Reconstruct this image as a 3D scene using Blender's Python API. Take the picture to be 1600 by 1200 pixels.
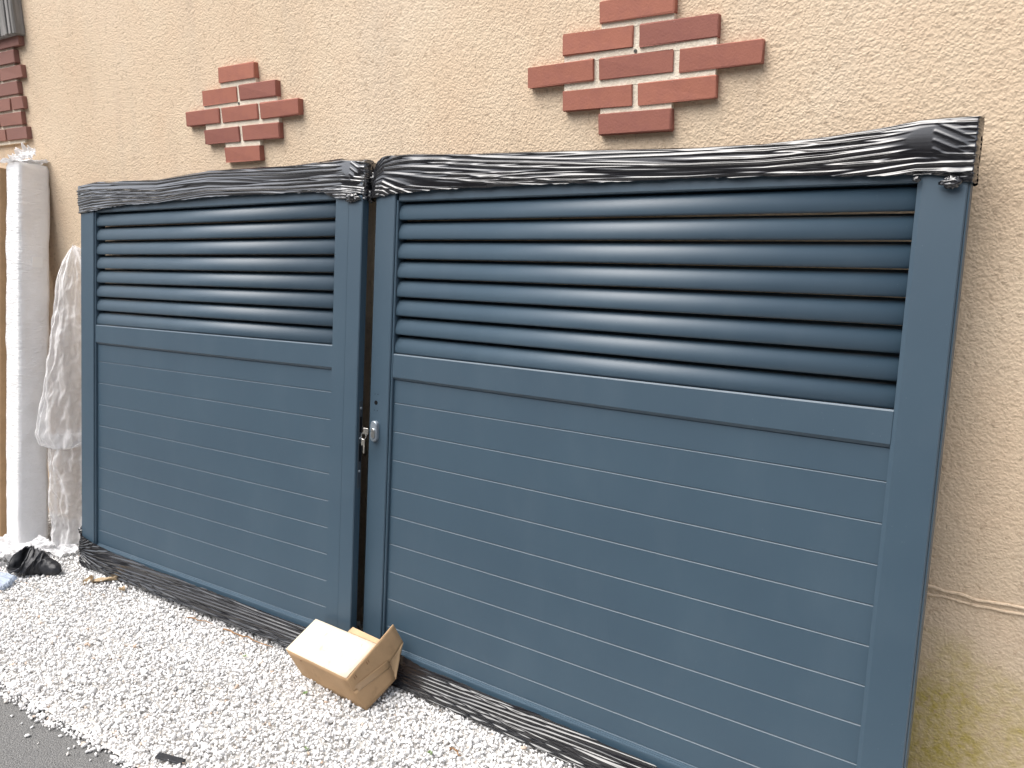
import bpy, math, random
import numpy as np
from mathutils import Vector, Matrix

random.seed(7); RNG = np.random.default_rng(11)
scene = bpy.context.scene
for o in list(bpy.data.objects): bpy.data.objects.remove(o)
COL = scene.collection

# ------------------------------------------------------------------ camera
cam = bpy.data.cameras.new('camera'); cam.sensor_fit = 'HORIZONTAL'; cam.sensor_width = 36.0
cam.lens = 36.0 * 1231.22 / 1600.0; cam.clip_start = 0.05; cam.clip_end = 500
cam_ob = bpy.data.objects.new('camera', cam); COL.objects.link(cam_ob)
CAM = Vector((1.1319, -2.0993, 1.6909))
r_, u_, f_ = Vector((.8351, .5501, -.0089)), Vector((-.1092, .1817, .9773)), Vector((-.5392, .8151, -.2118))
cam_ob.matrix_world = Matrix(((r_.x, u_.x, -f_.x, CAM.x), (r_.y, u_.y, -f_.y, CAM.y), (r_.z, u_.z, -f_.z, CAM.z), (0, 0, 0, 1)))
scene.camera = cam_ob

# ------------------------------------------------------------------ light: bright overcast sky
SUN_EL, SUN_AZ = math.radians(62), math.radians(216)      # azimuth measured clockwise from +y
world = bpy.data.worlds.new('World'); scene.world = world; world.use_nodes = True
wn = world.node_tree; wn.nodes.clear()
sky = wn.nodes.new('ShaderNodeTexSky'); sky.sky_type = 'NISHITA'; sky.sun_disc = False
sky.sun_elevation = SUN_EL; sky.sun_rotation = SUN_AZ; sky.air_density = 1.0; sky.dust_density = 4.0; sky.ozone_density = 1.0
hs = wn.nodes.new('ShaderNodeHueSaturation'); hs.inputs['Saturation'].default_value = 0.42
bg = wn.nodes.new('ShaderNodeBackground'); bg.inputs['Strength'].default_value = 0.15
wo = wn.nodes.new('ShaderNodeOutputWorld')
wn.links.new(sky.outputs[0], hs.inputs['Color']); wn.links.new(hs.outputs[0], bg.inputs['Color']); wn.links.new(bg.outputs[0], wo.inputs[0])
sun = bpy.data.lights.new('sun', 'SUN'); sun.energy = 2.0; sun.angle = math.radians(58); sun.color = (1, .965, .92)
sun_ob = bpy.data.objects.new('sun', sun); COL.objects.link(sun_ob)
sd = Vector((math.sin(SUN_AZ) * math.cos(SUN_EL), math.cos(SUN_AZ) * math.cos(SUN_EL), math.sin(SUN_EL)))
sun_ob.rotation_euler = sd.to_track_quat('Z', 'Y').to_euler(); sun_ob.location = (0, -4, 6)
scene.view_settings.view_transform = 'Standard'; scene.view_settings.look = 'None'
scene.view_settings.gamma = 1.0; scene.view_settings.use_curve_mapping = False
scene.view_settings.exposure = 0.90
scene.render.engine = 'CYCLES'
scene.cycles.max_bounces = 8; scene.cycles.transparent_max_bounces = 12

# ------------------------------------------------------------------ helpers
def tag(o, label=None, cat=None, group=None, kind=None):
    for k, v_ in (('label', label), ('category', cat), ('group', group), ('kind', kind)):
        if v_: o[k] = v_
    return o

def link(name, me, mat, parent=None):
    o = bpy.data.objects.new(name, me); COL.objects.link(o)
    if mat and not me.materials: me.materials.append(mat)
    if parent: o.parent = parent
    return o

def mesh_np(name, V, F, smooth=False):
    me = bpy.data.meshes.new(name)
    V = np.asarray(V, dtype=np.float32)
    if isinstance(F, np.ndarray):
        n, k = F.shape
        me.vertices.add(len(V)); me.vertices.foreach_set('co', V.ravel())
        me.loops.add(n * k); me.loops.foreach_set('vertex_index', F.astype(np.int32).ravel())
        me.polygons.add(n); me.polygons.foreach_set('loop_start', np.arange(0, n * k, k, dtype=np.int32))
        me.polygons.foreach_set('loop_total', np.full(n, k, dtype=np.int32))
        me.update(calc_edges=True); me.validate()
    else:
        me.from_pydata([tuple(map(float, p)) for p in V], [], F); me.update()
    if smooth: me.polygons.foreach_set('use_smooth', np.ones(len(me.polygons), bool))
    return me

def add(name, V, F, mat, parent=None, smooth=False): return link(name, mesh_np(name, V, F, smooth), mat, parent)

def box_vf(x0, x1, y0, y1, z0, z1, c=0.0):
    """box, with chamfered edges when c > 0"""
    if c <= 0:
        V = [(x, y, z) for z in (z0, z1) for y in (y0, y1) for x in (x0, x1)]
        return V, [(0, 2, 3, 1), (4, 5, 7, 6), (0, 1, 5, 4), (2, 6, 7, 3), (0, 4, 6, 2), (1, 3, 7, 5)]
    V = []; cx, cy, cz = (x0 + x1) / 2, (y0 + y1) / 2, (z0 + z1) / 2
    hx, hy, hz = (x1 - x0) / 2, (y1 - y0) / 2, (z1 - z0) / 2; idx = {}
    for sx in (-1, 1):
        for sy in (-1, 1):
            for sz in (-1, 1):
                for a in range(3):
                    h = [hx - c, hy - c, hz - c]; h[a] += c
                    idx[sx, sy, sz, a] = len(V); V.append((cx + sx * h[0], cy + sy * h[1], cz + sz * h[2]))
    F = []
    for a in range(3):
        b, d = (a + 1) % 3, (a + 2) % 3
        for s in (-1, 1):
            q = []
            for tb, td in ((-1, -1), (1, -1), (1, 1), (-1, 1)):
                k = [0, 0, 0]; k[a] = s; k[b] = tb; k[d] = td; q.append(idx[k[0], k[1], k[2], a])
            F.append(tuple(q if s > 0 else q[::-1]))
        for tb in (-1, 1):
            for td in (-1, 1):                       # edge along a, between faces b and d
                k0 = [0, 0, 0]; k0[b] = tb; k0[d] = td; k1 = list(k0); k0[a] = -1; k1[a] = 1
                q = [idx[(*k0, b)], idx[(*k1, b)], idx[(*k1, d)], idx[(*k0, d)]]
                F.append(tuple(q if tb * td > 0 else q[::-1]) if False else tuple(q))
    for sx in (-1, 1):
        for sy in (-1, 1):
            for sz in (-1, 1):
                q = [idx[sx, sy, sz, a] for a in range(3)]
                F.append(tuple(q if sx * sy * sz > 0 else q[::-1]))
    return V, F

def fix_normals(o):
    import bmesh
    bm = bmesh.new(); bm.from_mesh(o.data); bmesh.ops.recalc_face_normals(bm, faces=bm.faces); bm.to_mesh(o.data); bm.free(); return o

def box(name, x0, x1, y0, y1, z0, z1, mat, parent=None, c=0.0):
    V, F = box_vf(x0, x1, y0, y1, z0, z1, c)
    return fix_normals(add(name, V, F, mat, parent))

def prism_x(name, prof, x0, x1, mat, parent=None, smooth=None):
    """closed (y,z) profile extruded along x"""
    n = len(prof); V = [(x0, y, z) for y, z in prof] + [(x1, y, z) for y, z in prof]
    F = [(i, (i + 1) % n, n + (i + 1) % n, n + i) for i in range(n)] + [tuple(range(n))[::-1], tuple(range(n, 2 * n))]
    o = fix_normals(add(name, V, F, mat, parent))
    if smooth is not None:
        o.data.polygons.foreach_set('use_smooth', np.array([i in smooth for i in range(n)] + [False, False]))
    return o

def prism_z(name, prof, z0, z1, mat, parent=None):
    n = len(prof); V = [(x, y, z0) for x, y in prof] + [(x, y, z1) for x, y in prof]
    F = [(i, (i + 1) % n, n + (i + 1) % n, n + i) for i in range(n)] + [tuple(range(n))[::-1], tuple(range(n, 2 * n))]
    return fix_normals(add(name, V, F, mat, parent))

def grid_faces(nu, ns, wrap_s=False):
    i = np.arange(nu - 1)[:, None]; m = ns if wrap_s else ns - 1
    j = np.arange(m)[None, :]; j2 = (j + 1) % ns
    return np.stack([i * ns + j, (i + 1) * ns + j, (i + 1) * ns + j2, i * ns + j2], -1).reshape(-1, 4)

def tube_vf(path, rad, n=8):
    P = [Vector(p) for p in path]; V = []; F = []
    for i, p in enumerate(P):
        t = (P[min(i + 1, len(P) - 1)] - P[max(i - 1, 0)]).normalized()
        a = t.orthogonal().normalized(); b = t.cross(a); R = rad[i] if hasattr(rad, '__len__') else rad
        for k in range(n):
            th = 2 * math.pi * k / n; V.append(p + a * R * math.cos(th) + b * R * math.sin(th))
    for i in range(len(P) - 1):
        for k in range(n): F.append((i * n + k, i * n + (k + 1) % n, (i + 1) * n + (k + 1) % n, (i + 1) * n + k))
    F += [tuple(range(n))[::-1], tuple(range((len(P) - 1) * n, len(P) * n))]
    return V, F

def vnoise(x, y, seed=0):
    """cheap smooth value noise for numpy arrays"""
    def h(a, b): 
        t = np.sin(a * 127.1 + b * 311.7 + seed * 74.7) * 43758.5453
        return t - np.floor(t)
    xi, yi = np.floor(x), np.floor(y); fx, fy = x - xi, y - yi
    fx = fx * fx * (3 - 2 * fx); fy = fy * fy * (3 - 2 * fy)
    return (h(xi, yi) * (1 - fx) + h(xi + 1, yi) * fx) * (1 - fy) + (h(xi, yi + 1) * (1 - fx) + h(xi + 1, yi + 1) * fx) * fy - .5

def facets(a, b, n, seed, sa=1.0, sb=1.0):
    """crumpled-film relief: distance to the nearest of n seeds, which leaves flat-sided facets and sharp creases (0..1)"""
    rng = np.random.default_rng(seed); A = rng.uniform(a.min(), a.max(), n); B = rng.uniform(b.min(), b.max(), n); out = np.full(a.shape, 1e9)
    an = rng.uniform(-.6, .6, n)
    for p, q, t in zip(A, B, an):
        da, db = (a - p) * sa, (b - q) * sb; x, y = da * math.cos(t) + db * math.sin(t), -da * math.sin(t) + db * math.cos(t)
        out = np.minimum(out, np.abs(x) * .75 + np.abs(y) * .5 + .25 * np.hypot(x, y))
    return out / np.percentile(out, 97)

# ------------------------------------------------------------------ materials
class NT:
    def __init__(s, name):
        s.m = bpy.data.materials.new(name); s.m.use_nodes = True; s.t = s.m.node_tree
        s.b = s.t.nodes['Principled BSDF']; s.out = s.t.nodes['Material Output']
    def n(s, typ, **kw):
        nd = s.t.nodes.new(typ)
        for k, v_ in kw.items():
            if k in nd.bl_rna.properties: setattr(nd, k, v_)
            else: nd.inputs[k.replace('_', ' ')].default_value = v_
        return nd
    def l(s, a, b): s.t.links.new(a, b)
    def coord(s, scale=(1, 1, 1), rot=(0, 0, 0)):
        tc = s.n('ShaderNodeTexCoord'); mp = s.n('ShaderNodeMapping'); mp.inputs['Scale'].default_value = scale; mp.inputs['Rotation'].default_value = rot
        s.l(tc.outputs['Object'], mp.inputs['Vector']); return mp.outputs[0]
    def noise(s, vec, scale, detail=4, rough=.55):
        nd = s.n('ShaderNodeTexNoise'); nd.inputs['Scale'].default_value = scale; nd.inputs['Detail'].default_value = detail; nd.inputs['Roughness'].default_value = rough
        s.l(vec, nd.inputs['Vector']); return nd.outputs['Fac']
    def ramp(s, fac, stops):
        nd = s.n('ShaderNodeValToRGB'); e = nd.color_ramp.elements
        while len(e) < len(stops): e.new(.5)
        for i, (p, c) in enumerate(stops): e[i].position = p; e[i].color = (*c, 1) if len(c) == 3 else c
        s.l(fac, nd.inputs[0]); return nd.outputs[0]
    def mix(s, fac, a, b, mode='MIX'):
        nd = s.n('ShaderNodeMix', data_type='RGBA', blend_type=mode)
        for sock, v_ in ((nd.inputs[0], fac), (nd.inputs[6], a), (nd.inputs[7], b)):
            if isinstance(v_, bpy.types.NodeSocket): s.l(v_, sock)
            else: sock.default_value = v_ if not isinstance(v_, tuple) else ((*v_, 1) if len(v_) == 3 else v_)
        return nd.outputs[2]
    def math(s, op, a, b=None, clamp=False):
        nd = s.n('ShaderNodeMath', operation=op); nd.use_clamp = clamp
        for sock, v_ in zip(nd.inputs, (a, b)):
            if v_ is None: continue
            if isinstance(v_, bpy.types.NodeSocket): s.l(v_, sock)
            else: sock.default_value = v_
        return nd.outputs[0]
    def bump(s, h, dist, strength=1.0, prev=None):
        nd = s.n('ShaderNodeBump'); nd.inputs['Distance'].default_value = dist; nd.inputs['Strength'].default_value = strength
        s.l(h, nd.inputs['Height'])
        if prev: s.l(prev, nd.inputs['Normal'])
        return nd.outputs[0]
    def set(s, **kw):
        for k, v_ in kw.items():
            k = k.replace('_', ' ')
            if isinstance(v_, bpy.types.NodeSocket): s.l(v_, s.b.inputs[k])
            else: s.b.inputs[k].default_value = (*v_, 1) if isinstance(v_, tuple) and len(v_) == 3 else v_
        return s.m

def mat_stucco():
    k = NT('rough_render'); v = k.coord()
    big = k.noise(v, .9, 4); mid = k.noise(v, 5, 5)
    c = k.ramp(big, [(.3, (.61, .48, .342)), (.5, (.655, .525, .383)), (.72, (.685, .565, .43))])
    c = k.mix(k.ramp(mid, [(.35, (0, 0, 0)), (.75, (.22, .22, .22))]), c, (.60, .385, .245))
    # lower band of the wall: greyer, then yellow-green algae near the foot
    tc = k.n('ShaderNodeTexCoord'); sp = k.n('ShaderNodeSeparateXYZ'); k.l(tc.outputs['Object'], sp.inputs[0])
    z = sp.outputs['Z']; x = sp.outputs['X']
    zz = k.math('ADD', z, k.math('MULTIPLY', k.math('SUBTRACT', mid, .5), .5))
    def band(sock, a, b):
        mr = k.n('ShaderNodeMapRange'); mr.interpolation_type = 'SMOOTHSTEP'
        mr.inputs['From Min'].default_value = a; mr.inputs['From Max'].default_value = b; k.l(sock, mr.inputs['Value']); return mr.outputs[0]
    grey = k.math('MULTIPLY', band(zz, 1.5, .55), .62)
    c = k.mix(grey, c, (.47, .385, .29))
    alg = k.math('MULTIPLY', k.math('MULTIPLY', band(zz, .66, .40), band(x, .2, .8)), k.math('MULTIPLY', k.ramp(k.noise(v, 4.5, 8, .68), [(.34, (.35, .35, .35)), (.58, (1, 1, 1))]), k.ramp(k.noise(v, 48, 4, .6), [(.32, (.45, .45, .45)), (.62, (1, 1, 1))])))
    c = k.mix(k.math('MULTIPLY', alg, .95), c, (.33, .27, .055))
    # scattered lime-pale and damp-grey marks
    mk = k.ramp(k.noise(v, 2.3, 6, .7), [(.66, (0, 0, 0)), (.74, (.5, .5, .5))]); c = k.mix(mk, c, (.66, .54, .42))
    dr = k.ramp(k.noise(k.coord((7, 7, .8)), 1.0, 5, .6), [(.52, (0, 0, 0)), (.75, (.30, .30, .30))]); c = k.mix(dr, c, (.45, .37, .29))
    pit = k.ramp(k.noise(v, 60, 3, .6), [(.57, (0, 0, 0)), (.70, (.6, .6, .6))]); c = k.mix(pit, c, (.40, .30, .21))
    fine = k.noise(v, 85, 3, .5); vor = k.n('ShaderNodeTexVoronoi'); vor.inputs['Scale'].default_value = 145; vor.feature = 'SMOOTH_F1'; vor.inputs['Smoothness'].default_value = .6
    wv = k.n('ShaderNodeVectorMath', operation='ADD'); nz = k.n('ShaderNodeTexNoise'); nz.inputs['Scale'].default_value = 60; k.l(v, nz.inputs['Vector'])
    sc = k.n('ShaderNodeVectorMath', operation='SCALE'); sc.inputs['Scale'].default_value = .012; k.l(nz.outputs['Color'], sc.inputs[0]); k.l(v, wv.inputs[0]); k.l(sc.outputs[0], wv.inputs[1])
    k.l(wv.outputs[0], vor.inputs['Vector'])
    h = k.math('ADD', k.math('MULTIPLY', k.math('SUBTRACT', 1.0, vor.outputs['Distance']), .75), k.math('MULTIPLY', fine, .55))
    h = k.math('ADD', h, k.math('MULTIPLY', k.noise(v, 55, 3), .7))
    bp = k.bump(h, .0060, .5); bp = k.bump(k.noise(v, 420, 3), .0015, .6, bp)
    return k.set(Base_Color=c, Roughness=.93, Normal=bp, Specular_IOR_Level=.25)

def mat_brick(name='red_brick', dull=0.0):
    k = NT(name); v = k.coord()
    g = k.n('ShaderNodeObjectInfo'); 
    c = k.ramp(g.outputs['Random'], [(0, (.27, .108, .083)), (.5, (.315, .122, .085)), (1, (.36, .14, .094))])
    c = k.mix(k.ramp(k.noise(v, 14, 5), [(.45, (0, 0, 0)), (.75, (.5, .5, .5))]), c, (.22, .085, .075))
    c = k.mix(k.ramp(k.noise(v, 55, 5, .7), [(.66, (0, 0, 0)), (.73, (.45, .45, .45))]), c, (.50, .34, .27))
    c = k.mix(k.ramp(k.noise(v, 120, 3, .6), [(.68, (0, 0, 0)), (.74, (.8, .8, .8))]), c, (.09, .04, .03))
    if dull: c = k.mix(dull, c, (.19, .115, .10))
    bp = k.bump(k.noise(v, 160, 5), .0018, .5); bp = k.bump(k.noise(v, 25, 3), .003, .35, bp)
    return k.set(Base_Color=c, Roughness=.82, Normal=bp, Specular_IOR_Level=.3)

def mat_mortar():
    k = NT('pale_mortar'); v = k.coord()
    c = k.ramp(k.noise(v, 40, 5), [(.3, (.68, .60, .48)), (.7, (.80, .72, .60))])
    return k.set(Base_Color=c, Roughness=.95, Normal=k.bump(k.noise(v, 150, 5), .004, .8), Specular_IOR_Level=.2)

def mat_paint():
    k = NT('blue_grey_powder_coat'); v = k.coord()
    n1 = k.noise(v, 3.0, 4); c = k.ramp(n1, [(.3, (.029, .059, .089)), (.7, (.033, .066, .097))])
    dust = k.ramp(k.noise(v, 160, 2, .5), [(.74, (0, 0, 0)), (.79, (.25, .25, .25))]); c = k.mix(dust, c, (.22, .27, .31))
    sm = k.noise(k.coord((2.6, 1, 1.1)), 2.2, 6, .65)
    c = k.mix(k.ramp(sm, [(.5, (0, 0, 0)), (.8, (.07, .07, .07))]), c, (.16, .20, .23))
    rgh = k.n('ShaderNodeMapRange'); rgh.inputs['To Min'].default_value = .44; rgh.inputs['To Max'].default_value = .54; k.l(sm, rgh.inputs['Value'])
    bp = k.bump(k.noise(v, 900, 2), .0004, .35)
    return k.set(Base_Color=c, Roughness=rgh.outputs[0], Normal=bp, Specular_IOR_Level=.75)

def mat_simple(name, col, rough=.5, metal=0.0, spec=.5, bump=None, var=None):
    k = NT(name); v = k.coord()
    c = col
    if var: c = k.ramp(k.noise(v, var[0], 5), [(.3, tuple(x * (1 - var[1]) for x in col)), (.7, tuple(min(1, x * (1 + var[1])) for x in col))])
    kw = dict(Base_Color=c, Roughness=rough, Metallic=metal, Specular_IOR_Level=spec)
    if bump: kw['Normal'] = k.bump(k.noise(v, bump[0], 4), bump[1], .7)
    return k.set(**kw)

def mat_black_film(name='black_stretch_film', coat=.35, ior=1.6):
    k = NT(name); v = k.coord((1.4, 14, 14))
    # thin plies let a little of the grey packing below show
    n1 = k.noise(v, 1.6, 5, .6)
    c = k.ramp(n1, [(.42, (.005, .005, .007)), (.66, (.010, .011, .014)), (.85, (.03, .032, .040))])
    fine = k.noise(k.coord((2.0, 110, 110)), 1.0, 4, .6)
    bp = k.bump(fine, .0006, .4)
    m = k.set(Base_Color=c, Roughness=.21, Normal=bp, Specular_IOR_Level=.9, Coat_Weight=coat, Coat_Roughness=.10, Coat_IOR=ior)
    return m

def mat_clear_film(name, alpha, tint=(.86, .87, .88), rough=.22):
    k = NT(name); v = k.coord((1, 1, 1))
    bp = k.bump(k.noise(k.coord((16, 16, 9)), 1.0, 5, .6), .02, .4)
    k.set(Base_Color=tint, Roughness=rough, Normal=bp, Specular_IOR_Level=.8)
    tr = k.n('ShaderNodeBsdfTranslucent'); tr.inputs['Color'].default_value = (*tint, 1)
    tp = k.n('ShaderNodeBsdfTransparent'); tp.inputs['Color'].default_value = (.97, .97, .97, 1)
    m1 = k.n('ShaderNodeMixShader'); m1.inputs[0].default_value = .35; m2 = k.n('ShaderNodeMixShader')
    k.l(k.b.outputs[0], m1.inputs[1]); k.l(tr.outputs[0], m1.inputs[2])
    lw = k.n('ShaderNodeLayerWeight'); lw.inputs['Blend'].default_value = .5; k.l(bp, lw.inputs['Normal'])
    a = k.math('ADD', alpha * .62, k.math('MULTIPLY', k.math('POWER', lw.outputs['Facing'], 1.4), .9), True)
    k.l(a, m2.inputs[0]); k.l(tp.outputs[0], m2.inputs[1]); k.l(m1.outputs[0], m2.inputs[2]); k.l(m2.outputs[0], k.out.inputs[0])
    return k.m

def mat_parcel():
    k = NT('white_foam_wrap'); v = k.coord()
    c = k.ramp(k.noise(v, 7, 5), [(.3, (.78, .775, .775)), (.7, (.86, .855, .855))])
    # taut layers of film: fine slanted creases
    cr = k.noise(k.coord((26, 26, 130), (.12, .18, 0)), 1.0, 4, .6)
    cr2 = k.noise(v, 26, 5, .6)
    bp = k.bump(cr, .005, .7); bp = k.bump(cr2, .006, .45, bp); bp = k.bump(k.noise(k.coord((5, 5, 9)), 1.0, 6, .65), .03, .35, bp)
    return k.set(Base_Color=c, Roughness=.34, Normal=bp, Specular_IOR_Level=.7, Coat_Weight=.35, Coat_Roughness=.18)

def mat_cardboard(name='cardboard', base=(.46, .30, .165)):
    k = NT(name); v = k.coord()
    c = k.ramp(k.noise(v, 12, 5), [(.3, tuple(x * .88 for x in base)), (.7, tuple(x * 1.08 for x in base))])
    st = k.noise(k.coord((260, 3, 3)), 1.0, 2); c = k.mix(k.math('MULTIPLY', st, .12), c, (.30, .19, .10))
    sm = k.ramp(k.noise(v, 24, 5, .65), [(.54, (0, 0, 0)), (.70, (.5, .5, .5))]); c = k.mix(sm, c, (.30, .19, .10))
    return k.set(Base_Color=c, Roughness=.72, Normal=k.bump(k.noise(v, 70, 4), .0012, .5), Specular_IOR_Level=.35)

def mat_gravel():
    k = NT('white_limestone_chips'); g = k.n('ShaderNodeNewGeometry'); v = k.coord()
    c = k.ramp(g.outputs['Random Per Island'], [(0, (.42, .41, .40)), (.04, (.64, .635, .63)), (.2, (.69, .685, .68)), (.93, (.765, .765, .765)), (.98, (.62, .59, .55)), (1, (.50, .36, .26))])
    c = k.mix(k.math('MULTIPLY', k.noise(v, 130, 4), .22), c, (.66, .65, .635))
    return k.set(Base_Color=c, Roughness=.9, Normal=k.bump(k.noise(v, 330, 4), .0015, .5), Specular_IOR_Level=.25)

def mat_asphalt():
    k = NT('asphalt'); v = k.coord()
    vor = k.n('ShaderNodeTexVoronoi'); vor.inputs['Scale'].default_value = 190; k.l(v, vor.inputs['Vector'])
    c = k.ramp(k.noise(v, 240, 3, .7), [(.3, (.10, .10, .10)), (.55, (.155, .155, .153)), (.75, (.28, .277, .27))])
    c = k.mix(k.ramp(k.noise(v, 3, 4), [(.4, (0, 0, 0)), (.7, (.35, .35, .35))]), c, (.15, .147, .14))
    h = k.math('SUBTRACT', 1.0, vor.outputs['Distance'])
    return k.set(Base_Color=c, Roughness=.86, Normal=k.bump(h, .005, .8), Specular_IOR_Level=.3)

def mat_wood():
    k = NT('weathered_grey_timber'); v = k.coord((30, 30, 2.2))
    c = k.ramp(k.noise(v, 1.0, 6, .65), [(.3, (.10, .095, .088)), (.5, (.23, .22, .21)), (.75, (.36, .35, .335))])
    return k.set(Base_Color=c, Roughness=.85, Normal=k.bump(k.noise(v, 1.3, 6), .006, .7))

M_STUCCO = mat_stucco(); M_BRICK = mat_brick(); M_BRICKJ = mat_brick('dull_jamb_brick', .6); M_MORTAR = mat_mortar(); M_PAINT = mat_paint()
M_BLACK = mat_simple('black_hollow', (.006, .006, .007), .8, 0, .1)
M_STEEL = mat_simple('brushed_steel', (.62, .62, .60), .28, 1.0, .5, (300, .0003))
M_NICKEL = mat_simple('nickel_key', (.72, .70, .64), .24, 1.0)
M_ZAMAK = mat_simple('grey_escutcheon', (.26, .30, .34), .35, .4)
M_STRIKE = mat_simple('dark_strike', (.07, .09, .11), .4, .5)
M_FILM = mat_black_film(); M_FILM3 = mat_black_film('ground_film', .15, 1.5); M_FILM2 = mat_black_film('many_layered_film', .9, 1.8); M_CLEAR = mat_clear_film('clear_packing_film', .60, (.96, .96, .97), .09); M_WHITEFILM = mat_clear_film('white_packing_film', .85, (.80, .80, .81), .25)
M_PARCEL = mat_parcel(); M_CARD = mat_cardboard(); M_CARDTOP_LIT = mat_cardboard('overlit_cardboard_top', (.74, .645, .51)); M_CARDIN = mat_cardboard('cardboard_liner', (.52, .36, .21))  # box top is paler: overexposed light painted into its base colour
M_GRAVEL = mat_gravel(); M_ASPHALT = mat_asphalt(); M_WOOD = mat_wood()
M_BED = mat_simple('dusty_sand', (.58, .56, .53), .95, 0, .2, (90, .006), (40, .3))
M_RUBBER = mat_simple('black_nylon', (.016, .017, .021), .48, 0, .45, (60, .004), (10, .3))
M_LEAF = mat_simple('dry_leaf', (.36, .27, .17), .8, 0, .3, (60, .002), (30, .3))
M_TWIG = mat_simple('dry_twig', (.26, .15, .08), .85, 0, .2, (80, .001), (40, .3))
M_GREEN = mat_simple('weed_leaf', (.14, .22, .07), .6, 0, .4, None, (30, .25))
M_PALEBLUE = mat_clear_film('blue_tinted_film', .93, (.50, .57, .68), .22)
M_TAPE = mat_simple('brown_tape', (.40, .26, .14), .3, 0, .6)
M_PRINT = mat_simple('black_print', (.03, .028, .026), .7)
M_LABEL = mat_simple('paper_label', (.84, .83, .81), .5)
M_PLUG = mat_simple('grey_plug', (.055, .055, .05), .7)

WALL_Y = .022                      # render face; brick faces stand at y = 0
def gz(x): return .070 + .013 * x   # the gravel surface falls gently to the left

# ------------------------------------------------------------------ ground
def sheet(name, x0, x1, y0, y1, dz, mat, nx=2):
    V = [(x, y, gz(x) + dz) for x in np.linspace(x0, x1, nx) for y in (y0, y1)]
    F = [(2 * i, 2 * i + 2, 2 * i + 3, 2 * i + 1) for i in range(nx - 1)]
    return tag(add(name, V, F, mat), kind='structure')
sheet('road', -60, 60, -80, 0.3, -.028, M_ASPHALT, 3)
sheet('gravel_bed', -9, 7, -.975, .30, -.016, M_BED, 3)

def added_houses():
    """unseen houses added behind the camera: they block low sky and darken glossy reflections"""
    V = []; F = []
    for x0, x1, h in ((-26, -12, 5.6), (-11.9, -1, 6.4), (-.9, 9, 5.4), (9.1, 24, 6.2)):
        b = len(V); V += [(x, y, z) for x in (x0, x1) for y, z in ((-11, -.5), (-11, h), (-14.5, h + 2.4), (-18, h), (-18, -.5))]
        F += [(b + i, b + (i + 1) % 5, b + 5 + (i + 1) % 5, b + 5 + i) for i in range(5)] + [tuple(range(b, b + 5))[::-1], tuple(range(b + 5, b + 10))]
    return tag(fix_normals(add('added_houses', V, F, mat_simple('dark_facade', (.17, .15, .13), .9, 0, .3, None, (1.5, .35)))), kind='structure')
added_houses()  # added out of view to block low sky and darken film and paint reflections

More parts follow.
